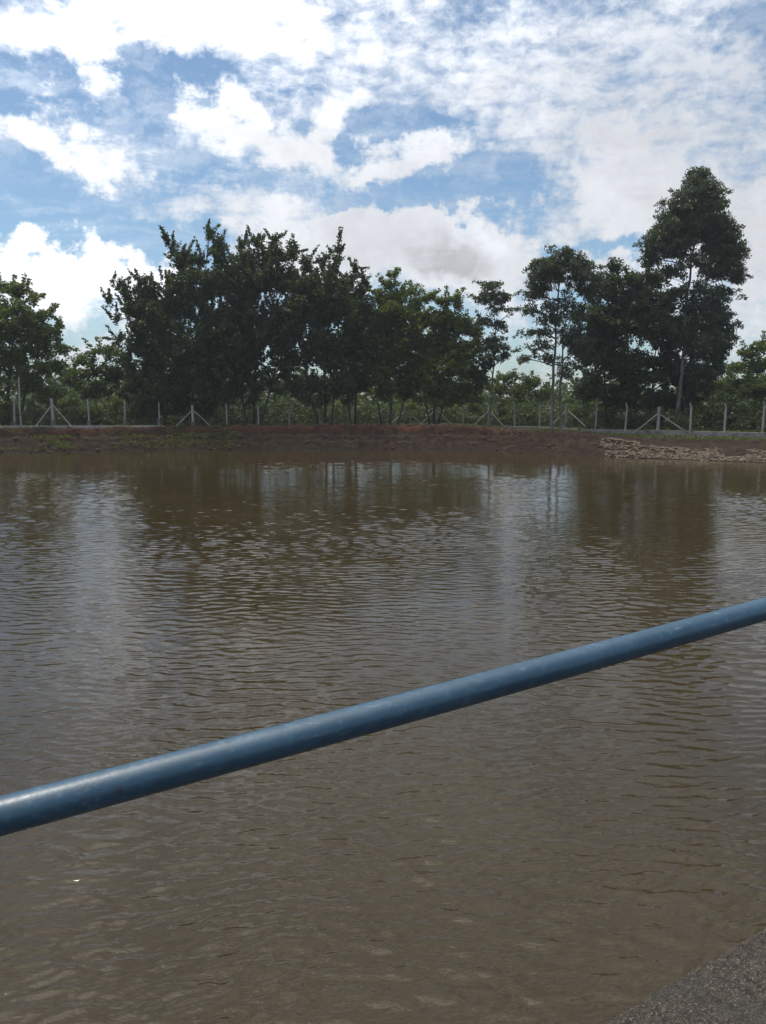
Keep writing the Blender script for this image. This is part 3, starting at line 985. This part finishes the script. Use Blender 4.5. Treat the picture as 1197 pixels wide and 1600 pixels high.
tree('evergreen_tree', 'dense dark round tree filling the gap between the two big eucalyptus', 'tree', 68,
     [[(985, 664), (985, 600), (980, 520), (975, 450)], [(1015, 664), (1020, 590), (1030, 500)], [(950, 664), (945, 600), (940, 540)]],
     [(962, 418, 12, 14), (955, 450, 30, 26), (990, 440, 28, 22), (1020, 440, 26, 22), (1044, 470, 26, 28), (935, 500, 30, 36), (975, 500, 44, 44), (1020, 510, 44, 44), (945, 560, 40, 40), (990, 575, 48, 44),
      (1040, 570, 44, 44), (1075, 590, 34, 36), (925, 605, 34, 30), (970, 620, 44, 28), (1030, 625, 46, 26), (1080, 630, 24, 24), (915, 545, 22, 30), (990, 470, 44, 30), (950, 520, 40, 40), (1060, 520, 36, 34)],
     M_LEAF_DARK, M_BARK_DARK, dens=1.45, leaf=(.30, .15), tuft=.66, seed=3, trunk_r=.17)
tree('slender_gum_tree', 'slender eucalyptus with a small tufted top between the big tree masses', 'tree', 70,
     [[(764, 662), (768, 610), (772, 560), (774, 510), (770, 455)]],
     [(769, 450, 22, 14), (752, 470, 14, 12), (784, 468, 12, 14), (768, 484, 18, 10, .6), (796, 490, 7, 12, .5), (752, 500, 10, 8, .5), (782, 512, 14, 10, .8), (770, 535, 18, 18), (786, 560, 12, 14, .9), (760, 568, 18, 20), (768, 462, 22, 14), (762, 505, 16, 14, .8), (775, 545, 20, 16)],
     M_LEAF_GUM, M_BARK_PALE, dens=1.0, leaf=(.28, .11), tuft=.45, droop=.6, seed=4, trunk_r=.11)
tree('broadleaf_tree', 'broadleaf tree with bright green top just right of the tall dark cluster', 'tree', 72,
     [[(610, 662), (612, 610), (606, 540), (604, 470)], [(596, 662), (586, 600), (580, 540)], [(622, 662), (634, 600), (640, 530)]],
     [(608, 444, 16, 12), (592, 462, 18, 16), (626, 462, 18, 14), (648, 478, 18, 16), (600, 490, 30, 24), (640, 505, 32, 26), (585, 530, 32, 32), (625, 545, 40, 34), (650, 580, 28, 30), (598, 585, 34, 28), (630, 610, 26, 18, .6), (612, 520, 40, 30), (606, 560, 40, 30), (575, 565, 24, 26), (640, 610, 24, 20), (615, 485, 36, 26), (585, 500, 26, 26), (600, 615, 28, 16, .8), (632, 590, 28, 20), (612, 432, 9, 8), (640, 455, 12, 9)],
     M_LEAF_MID, M_BARK_DARK, dens=1.25, leaf=(.30, .15), tuft=.60, seed=5, trunk_r=.13)
tree('broadleaf_tree', 'round bushy tree left of the slender eucalyptus', 'tree', 71,
     [[(678, 662), (680, 610), (684, 540), (688, 480)], [(684, 662), (704, 600), (722, 530)], [(672, 662), (662, 610), (656, 560)]],
     [(668, 464, 18, 10), (692, 470, 16, 13), (714, 474, 9, 15), (688, 498, 32, 20), (722, 505, 20, 18), (742, 520, 18, 18), (690, 535, 40, 28), (732, 550, 30, 28), (668, 565, 34, 28), (708, 580, 42, 26), (745, 585, 22, 24), (690, 608, 44, 18), (735, 608, 26, 16), (680, 550, 40, 30), (715, 560, 36, 30), (670, 595, 34, 22), (650, 520, 20, 24), (716, 620, 30, 16), (700, 505, 40, 28), (660, 500, 22, 22), (690, 625, 34, 14, .8), (740, 622, 24, 14, .8), (658, 622, 20, 12, .7), (760, 600, 14, 14, .7)],
     M_LEAF_MID, M_BARK_DARK, dens=1.25, leaf=(.28, .14), tuft=.58, seed=6, trunk_r=.13)
tree('acacia_tree', 'leftmost tree of the tall dark cluster, ragged branches reaching left', 'tree', 66,
     [[(248, 662), (244, 600), (236, 540), (222, 470)], [(256, 662), (266, 600), (262, 520)]],
     [(186, 446, 12, 9), (200, 458, 18, 12), (222, 440, 10, 8), (232, 462, 28, 22), (208, 485, 24, 16), (182, 498, 10, 7, .6), (214, 512, 26, 18), (252, 500, 32, 34), (184, 530, 12, 7, .6), (210, 542, 28, 20), (246, 560, 38, 34), (222, 590, 30, 26), (262, 605, 40, 32), (225, 625, 26, 20, .8), (285, 630, 30, 20), (250, 635, 30, 22), (215, 645, 20, 14, .8), (275, 560, 30, 34), (170, 470, 6, 6, .6), (168, 560, 10, 8, .6), (200, 570, 20, 16), (228, 485, 34, 30), (262, 450, 16, 18), (240, 530, 40, 40), (240, 615, 32, 24), (270, 632, 26, 20), (205, 600, 20, 18)],
     M_LEAF_DARK, M_BARK_DARK, dens=1.3, leaf=(.30, .14), tuft=.60, spiky=True, seed=7, trunk_r=.14)
tree('acacia_tree', 'tree with the two highest pointed tips of the dark cluster', 'tree', 67,
     [[(300, 662), (302, 600), (306, 520), (322, 420)], [(312, 662), (322, 600), (340, 500), (348, 420)], [(292, 662), (284, 590), (278, 500)]],
     [(262, 376, 7, 10), (272, 392, 10, 12), (284, 410, 14, 14), (328, 366, 7, 10), (338, 380, 12, 14), (345, 400, 18, 16), (314, 402, 14, 12), (300, 425, 28, 18), (278, 442, 24, 20), (338, 440, 34, 26), (300, 475, 40, 32), (350, 500, 34, 38), (300, 530, 46, 40), (340, 570, 38, 40), (296, 590, 44, 34), (330, 618, 34, 20), (280, 620, 30, 26), (320, 640, 26, 16, .8), (310, 560, 44, 40), (268, 480, 20, 26), (362, 545, 26, 34), (310, 450, 44, 36), (290, 410, 20, 20), (350, 440, 24, 34), (330, 520, 46, 44), (300, 600, 34, 26), (335, 600, 26, 24), (350, 625, 20, 16, .8)],
     M_LEAF_DARK, M_BARK_DARK, dens=1.3, leaf=(.30, .14), tuft=.60, spiky=True, seed=8, trunk_r=.15)
tree('acacia_tree', 'broad topped tree in the middle of the tall dark cluster', 'tree', 69,
     [[(398, 662), (398, 600), (400, 520), (408, 420)], [(386, 662), (376, 590), (372, 500)], [(406, 662), (424, 600), (446, 510), (450, 430)]],
     [(378, 382, 14, 12), (402, 378, 16, 12), (428, 374, 12, 10), (420, 396, 34, 18), (382, 410, 28, 24), (452, 398, 20, 18), (396, 440, 40, 26), (440, 440, 36, 30), (380, 490, 34, 36), (426, 494, 38, 34), (462, 480, 26, 30), (396, 545, 32, 24, .9), (446, 535, 30, 24, .8), (378, 585, 36, 24), (420, 580, 24, 18, .7), (366, 610, 28, 16), (410, 520, 44, 34), (386, 560, 40, 30), (452, 580, 26, 22, .9), (365, 560, 26, 26), (390, 625, 26, 12, .6), (410, 430, 50, 36), (380, 460, 34, 40), (440, 520, 36, 40), (365, 420, 16, 20), (400, 600, 30, 18, .8), (430, 605, 26, 18, .7), (380, 540, 30, 30), (440, 560, 28, 22)],
     M_LEAF_DARK, M_BARK_DARK, dens=1.3, leaf=(.30, .14), tuft=.60, spiky=True, seed=9, trunk_r=.15)
tree('acacia_tree', 'tree with one narrow feathery plume at the right of the dark cluster', 'tree', 68,
     [[(508, 662), (508, 600), (504, 520), (500, 430)], [(516, 662), (526, 590), (530, 500), (524, 410)], [(498, 662), (482, 600), (472, 520)]],
     [(530, 386, 6, 11), (526, 404, 9, 12), (505, 408, 8, 10), (520, 425, 18, 14), (482, 412, 16, 16), (478, 440, 26, 22), (516, 450, 30, 24), (486, 480, 34, 28), (530, 490, 30, 30), (494, 525, 38, 28), (472, 560, 28, 22), (516, 565, 34, 26, .9), (490, 598, 40, 20), (540, 600, 24, 20, .8), (505, 550, 40, 30), (462, 520, 24, 26), (530, 540, 28, 24), (500, 625, 28, 14, .6), (466, 600, 24, 18), (496, 455, 38, 34), (470, 470, 26, 34), (530, 460, 22, 30), (500, 490, 44, 40), (480, 620, 26, 14, .7), (520, 605, 30, 18, .8), (450, 610, 20, 14, .6)],
     M_LEAF_DARK, M_BARK_DARK, dens=1.3, leaf=(.30, .14), tuft=.60, spiky=True, seed=10, trunk_r=.15)
tree('acacia_tree', 'shorter dark tree with tilted tips against the grey cloud', 'tree', 71,
     [[(556, 662), (556, 600), (554, 530), (552, 450)], [(550, 662), (540, 600), (538, 520)]],
     [(556, 420, 8, 11), (548, 436, 14, 12), (572, 440, 7, 9), (562, 458, 22, 18), (540, 470, 22, 20), (556, 500, 32, 28), (566, 540, 30, 24), (540, 545, 24, 22), (572, 580, 22, 20, .8), (550, 605, 26, 14, .8), (550, 520, 34, 28), (580, 510, 20, 24), (555, 575, 34, 26), (530, 590, 24, 20), (556, 480, 32, 28), (550, 540, 40, 30), (566, 600, 26, 18, .8), (545, 622, 24, 12, .6)],
     M_LEAF_DARK, M_BARK_DARK, dens=1.25, leaf=(.30, .14), tuft=.56, spiky=True, seed=11, trunk_r=.12)
tree('spreading_tree', 'large spreading tree at the left edge', 'tree', 63,
     [[(12, 662), (14, 600), (20, 540), (30, 480)], [(4, 662), (-10, 590), (-20, 500)], [(22, 662), (44, 600), (62, 540)]],
     [(30, 452, 26, 10), (4, 450, 24, 14), (54, 468, 20, 12), (20, 480, 34, 18), (72, 492, 18, 10), (-30, 480, 34, 26), (50, 505, 34, 20), (90, 516, 14, 9), (10, 520, 36, 26), (60, 545, 36, 22), (98, 545, 14, 10), (-30, 540, 40, 36), (20, 570, 38, 24), (76, 575, 32, 20), (-20, 600, 40, 28), (36, 605, 26, 16, .8), (20, 500, 44, 26), (60, 525, 36, 24), (10, 555, 40, 30)],
     M_LEAF_MID, M_BARK_DARK, dens=1.15, leaf=(.30, .14), tuft=.58, seed=12, trunk_r=.18)
tree('small_tree', 'low light green tree behind the second fence bay from the left', 'tree', 70,
     [[(150, 660), (150, 620), (150, 580)], [(156, 660), (172, 610), (182, 570)]],
     [(158, 548, 30, 12), (128, 562, 22, 12), (186, 556, 22, 16), (148, 578, 36, 20), (186, 590, 26, 24), (112, 590, 24, 20), (150, 610, 40, 18), (196, 620, 22, 18)],
     M_LEAF_LIT, M_BARK_DARK, dens=1.2, leaf=(.26, .13), tuft=.55, seed=13, trunk_r=.10)
tree('spreading_tree', 'green domed tree at the right edge behind the lit shrubs', 'tree', 68,
     [[(1180, 662), (1182, 610), (1186, 560)], [(1172, 662), (1160, 610), (1152, 580)], [(1190, 662), (1214, 600), (1226, 560)]],
     [(1166, 556, 16, 12), (1188, 544, 20, 13), (1216, 544, 26, 18), (1150, 576, 20, 13), (1184, 572, 32, 20), (1226, 580, 36, 28), (1140, 600, 22, 14), (1176, 604, 32, 18), (1215, 615, 34, 24), (1150, 625, 24, 16), (1190, 630, 30, 14)],
     M_LEAF_MID, M_BARK_DARK, dens=1.25, leaf=(.28, .14), tuft=.56, seed=14, trunk_r=.14)
tree('small_tree', 'yellow green small tree behind the crooked fence posts in the right gap', 'tree', 82,
     [[(806, 655), (808, 630), (806, 600)]],
     [(800, 592, 26, 10), (832, 596, 20, 10), (782, 610, 20, 12), (812, 612, 30, 14), (848, 616, 20, 14), (790, 632, 26, 14), (830, 636, 26, 14)],
     M_LEAF_LIT, M_BARK_DARK, dens=1.1, leaf=(.28, .14), tuft=.55, seed=15, trunk_r=.09)

# understorey shrubs: each its own thing
def shrub(px, py, rx, ry, Y, mat, label, seed, dens=1.1, name='shrub', leaf=(.20, .10), tuft=.40):
    rr = random.Random(seed)
    foot = at(px, py + ry, Y); z = gz(foot.x, Y)
    base_y = py + ry
    cl = []
    for k in range(5):
        cl.append((px + rr.uniform(-.5, .5) * rx, py + rr.uniform(-.45, .35) * ry, rx * rr.uniform(.38, .6), ry * rr.uniform(.38, .6)))
    cl.append((px, py + .35 * ry, rx * .75, ry * .55))
    st = [[(px + rr.uniform(-3, 3), base_y), (px + rr.uniform(-.5, .5) * rx, py - ry * .3)] for _ in range(3)]
    return tree(name, label, 'shrub', Y, st, cl, mat, M_BARK_DARK, dens=dens, leaf=leaf, tuft=tuft, seed=seed, trunk_r=.035,
                group='shrubs under the trees', depth=.9)
SHR = [  # px, py, rx, ry, Y, material, label
    (140, 648, 34, 15, 63.5, M_LEAF_LIT, 'low wide sunlit shrub around the foot of the third post from the left'),
    (236, 640, 18, 22, 65.5, M_LEAF_LIT, 'upright yellow green shrub beside the fence, left of the dark cluster'),
    (50, 592, 26, 22, 62.5, M_LEAF_LIT, 'lit olive shrub behind the tall pale pole'),
    (76, 618, 26, 18, 62.8, M_LEAF_MID, 'shrub behind the leftmost braced post'),
    (8, 640, 16, 18, 62.0, M_LEAF_MID, 'small shrub at the extreme left behind the fence'),
    (110, 635, 22, 20, 66.0, M_LEAF_MID, 'dark green shrub between the braced post and the low wide shrub'),
    (182, 640, 20, 18, 67.0, M_LEAF_MID, 'shaded shrub left of the upright yellow green one'),
    (350, 645, 26, 16, 74.0, M_LEAF_MID, 'shrub under the tree with the two pointed tips'),
    (398, 640, 18, 18, 84.0, M_LEAF_LIT, 'sunlit shrub glimpsed between the dark trunks'),
    (425, 642, 18, 16, 86.0, M_LEAF_LIT, 'bright green shrub seen right of the dark trunks'),
    (462, 648, 20, 14, 80.0, M_LEAF_DRY, 'brownish shrub under the broad topped tree'),
    (490, 655, 14, 9, 74.5, M_LEAF_LIT, 'very low bright shrub left of the plume tree trunk'),
    (532, 640, 24, 22, 82.0, M_LEAF_MID, 'green shrub right of the plume tree trunk'),
    (568, 648, 16, 14, 78.0, M_LEAF_LIT, 'light shrub just left of the bright topped broadleaf tree'),
    (640, 646, 20, 16, 80.0, M_LEAF_MID, 'shrub behind the first braced post right of centre'),
    (702, 648, 20, 16, 80.0, M_LEAF_MID, 'shrub behind the crooked post right of centre'),
    (742, 645, 20, 18, 80.0, M_LEAF_LIT, 'olive shrub left of the slender eucalyptus trunk'),
    (786, 650, 18, 14, 79.5, M_LEAF_LIT, 'yellowish shrub right of the slender eucalyptus trunk'),
    (826, 650, 18, 14, 78.0, M_LEAF_MID, 'green shrub in the right gap at the foot of the small tree'),
    (905, 645, 20, 18, 73.0, M_LEAF_MID, 'shrub at the left foot of the dense dark tree'),
    (950, 652, 16, 12, 70.5, M_LEAF_MID, 'low shrub in the shade of the dense dark tree'),
    (1024, 656, 14, 11, 66.5, M_LEAF_DRY, 'thin low bush behind the biggest braced post'),
    (1088, 654, 14, 12, 63.5, M_LEAF_LIT, 'small pale bush around the post below the tallest eucalyptus'),
    (1112, 612, 20, 18, 66.5, M_LEAF_LIT, 'light green bush right of the tallest eucalyptus trunk'),
    (1140, 618, 26, 16, 62.5, M_LEAF_LIT, 'yellow green hanging bush above the crooked post at the right'),
    (1182, 612, 28, 20, 62.0, M_LEAF_LIT, 'broad sunlit bush in front of the domed tree at the right edge'),
    (1150, 648, 30, 18, 63.5, M_LEAF_MID, 'shaded undergrowth bush between the last two crooked posts'),
    (1205, 648, 26, 18, 61.5, M_LEAF_MID, 'shaded bush behind the fence at the right edge'),
    (1100, 640, 18, 18, 66.5, M_LEAF_MID, 'shaded bush left of the yellow green hanging bush'),
]
for i, s in enumerate(SHR):
    shrub(*s, seed=100 + i)

# far woodland beyond: reads as one mass
wr = np.random.default_rng(77)
TC = []; TR = []
for k in range(400):
    a = wr.uniform(-62, 60); d = wr.uniform(86, 190)
    x, y = d * math.sin(R(a)), d * math.cos(R(a))
    hgt = wr.uniform(3.5, 7.5) + max(0, (d - 120) * .02)
    wdt = wr.uniform(2.0, 4.2)
    z0 = gz(x, y)
    m = 26
    q = wr.normal(size=(m, 3)); q /= np.linalg.norm(q, axis=1)[:, None]; q *= (wr.random(m) ** .3)[:, None]
    TC.append(np.array([x, y, z0 + hgt * .5]) + q * np.array([wdt, wdt, hgt * .5])); TR.append(np.full(m, 1.0) * (.7 + .6 * wr.random(m)))
TC = np.concatenate(TC); TR = np.concatenate(TR)
tag(link('distant_woodland', leaves_mesh('distant_woodland', TC, TR, 10, .72, .42, M_LEAF_WOOD, .1, 5)), kind='stuff',
    label='distant olive woodland seen through gaps below the trees')

# tall pale pole at the left
p = at(33, 664, 60.9); t_ = at(29.5, 588, 60.9)
tb = Tubes(); base = Vector((p.x, p.y, gz(p.x, p.y)))
tb.add([Vector((0, 0, -.3)), Vector((0, 0, 1.8)), t_ - base], [.075, .07, .055], 12)
pole = link('slender_pole', tb.mesh('slender_pole', M_CONC)); pole.location = base
tag(pole, 'tall thin pale pole beside the second fence post from the left edge', 'pole')

# weeds on the left bank and tufts along the top
def weeds(name, n, x0, x1, s0, s1, mat, label, seed, size=(.16, .34), patch=None, h=.22):
    P = sample_band(x0, x1, 44, 70, n, s0, s1, seed, patch)
    P[:, 2] += h * .35
    r = np.random.default_rng(seed)
    me = leaves_mesh(name, P, r.uniform(*size, len(P)), 11, .17, .055, mat, -.5, seed)
    tag(link(name, me), kind='stuff', label=label)
weeds('bank_weeds', 2300, -40, -12, .2, 2.2, M_LEAF_MID, 'straggling green weeds growing on the left part of the bank', 21,
      patch=lambda X, Y, s: vnoise(X * .5, Y * .5 + s) > -.08)
weeds('bank_weeds', 500, -12, 20, .2, 2.2, M_LEAF_DRY, 'sparse dry weeds on the shaded middle bank', 22,
      patch=lambda X, Y, s: vnoise(X * .5, Y * .5 + s) > .12)
weeds('grass_fringe', 2200, -40, 16, 2.9, 6.5, M_LEAF_DRY, 'thin dry grass along the top of the bank', 23, size=(.08, .2), h=.1)
weeds('grass_fringe', 1200, 14, 36, 5.6, 14, M_LEAF_MID, 'short grass behind the low concrete wall', 24, size=(.08, .22), h=.1)

# undergrowth beyond the fence, too tangled to count
def undergrowth(name, x0, x1, o0, o1, n, hmin, hmax, mat, label, seed):
    r = np.random.default_rng(seed)
    fx = np.array([at(f[0], 665, f[2]).x for f in FENCE]); fy = np.array([f[2] for f in FENCE])
    X = r.uniform(x0, x1, n); Y = np.interp(X, fx, fy) + r.uniform(o0, o1, n)
    hg = hmin + (hmax - hmin) * (vnoise(X * .4, Y * .4) + .5) 
    Z = ground_z(X, Y) + hg * r.random(n) ** 1.2
    me = leaves_mesh(name, np.stack([X, Y, Z], -1), r.uniform(.3, .6, n), 11, .30, .15, mat, 0, seed)
    tag(link(name, me), kind='stuff', label=label)
undergrowth('undergrowth', -42, 42, 1.0, 8.0, 4600, .7, 3.2, M_LEAF_DARK, 'low dark undergrowth behind the fence', 31)
undergrowth('undergrowth', -50, 50, 8.0, 24.0, 4800, .8, 3.6, M_LEAF_DARK, 'taller green undergrowth among the tree trunks', 32)

# ------------------------------------------------------------------ haze volume added to lift the dark trees, like lens veil
bm = bmesh.new()
box_bm(bm, (0, 80, 12.5), (760, 640, 30.5))
m, n, out = material('veil_haze')
v = n.node('ShaderNodeVolumePrincipled')
v.inputs['Color'].default_value = (.93, .96, 1.0, 1)
v.inputs['Density'].default_value = .00042
v.inputs['Anisotropy'].default_value = .35
n.l.new(v.outputs[0], out.inputs['Volume'])
tag(link('haze', bm_mesh('haze', bm, m)), kind='stuff', label='thin haze added over the pond to lift the dark trees')

weeds('shore_weeds', 420, -40, 26, -.05, .35, M_LEAF_MID, 'low weeds straggling along the far waterline', 25, size=(.10, .30),
      patch=lambda X, Y, s: vnoise(X * .35 + 5, Y * .35) > .05, h=.12)
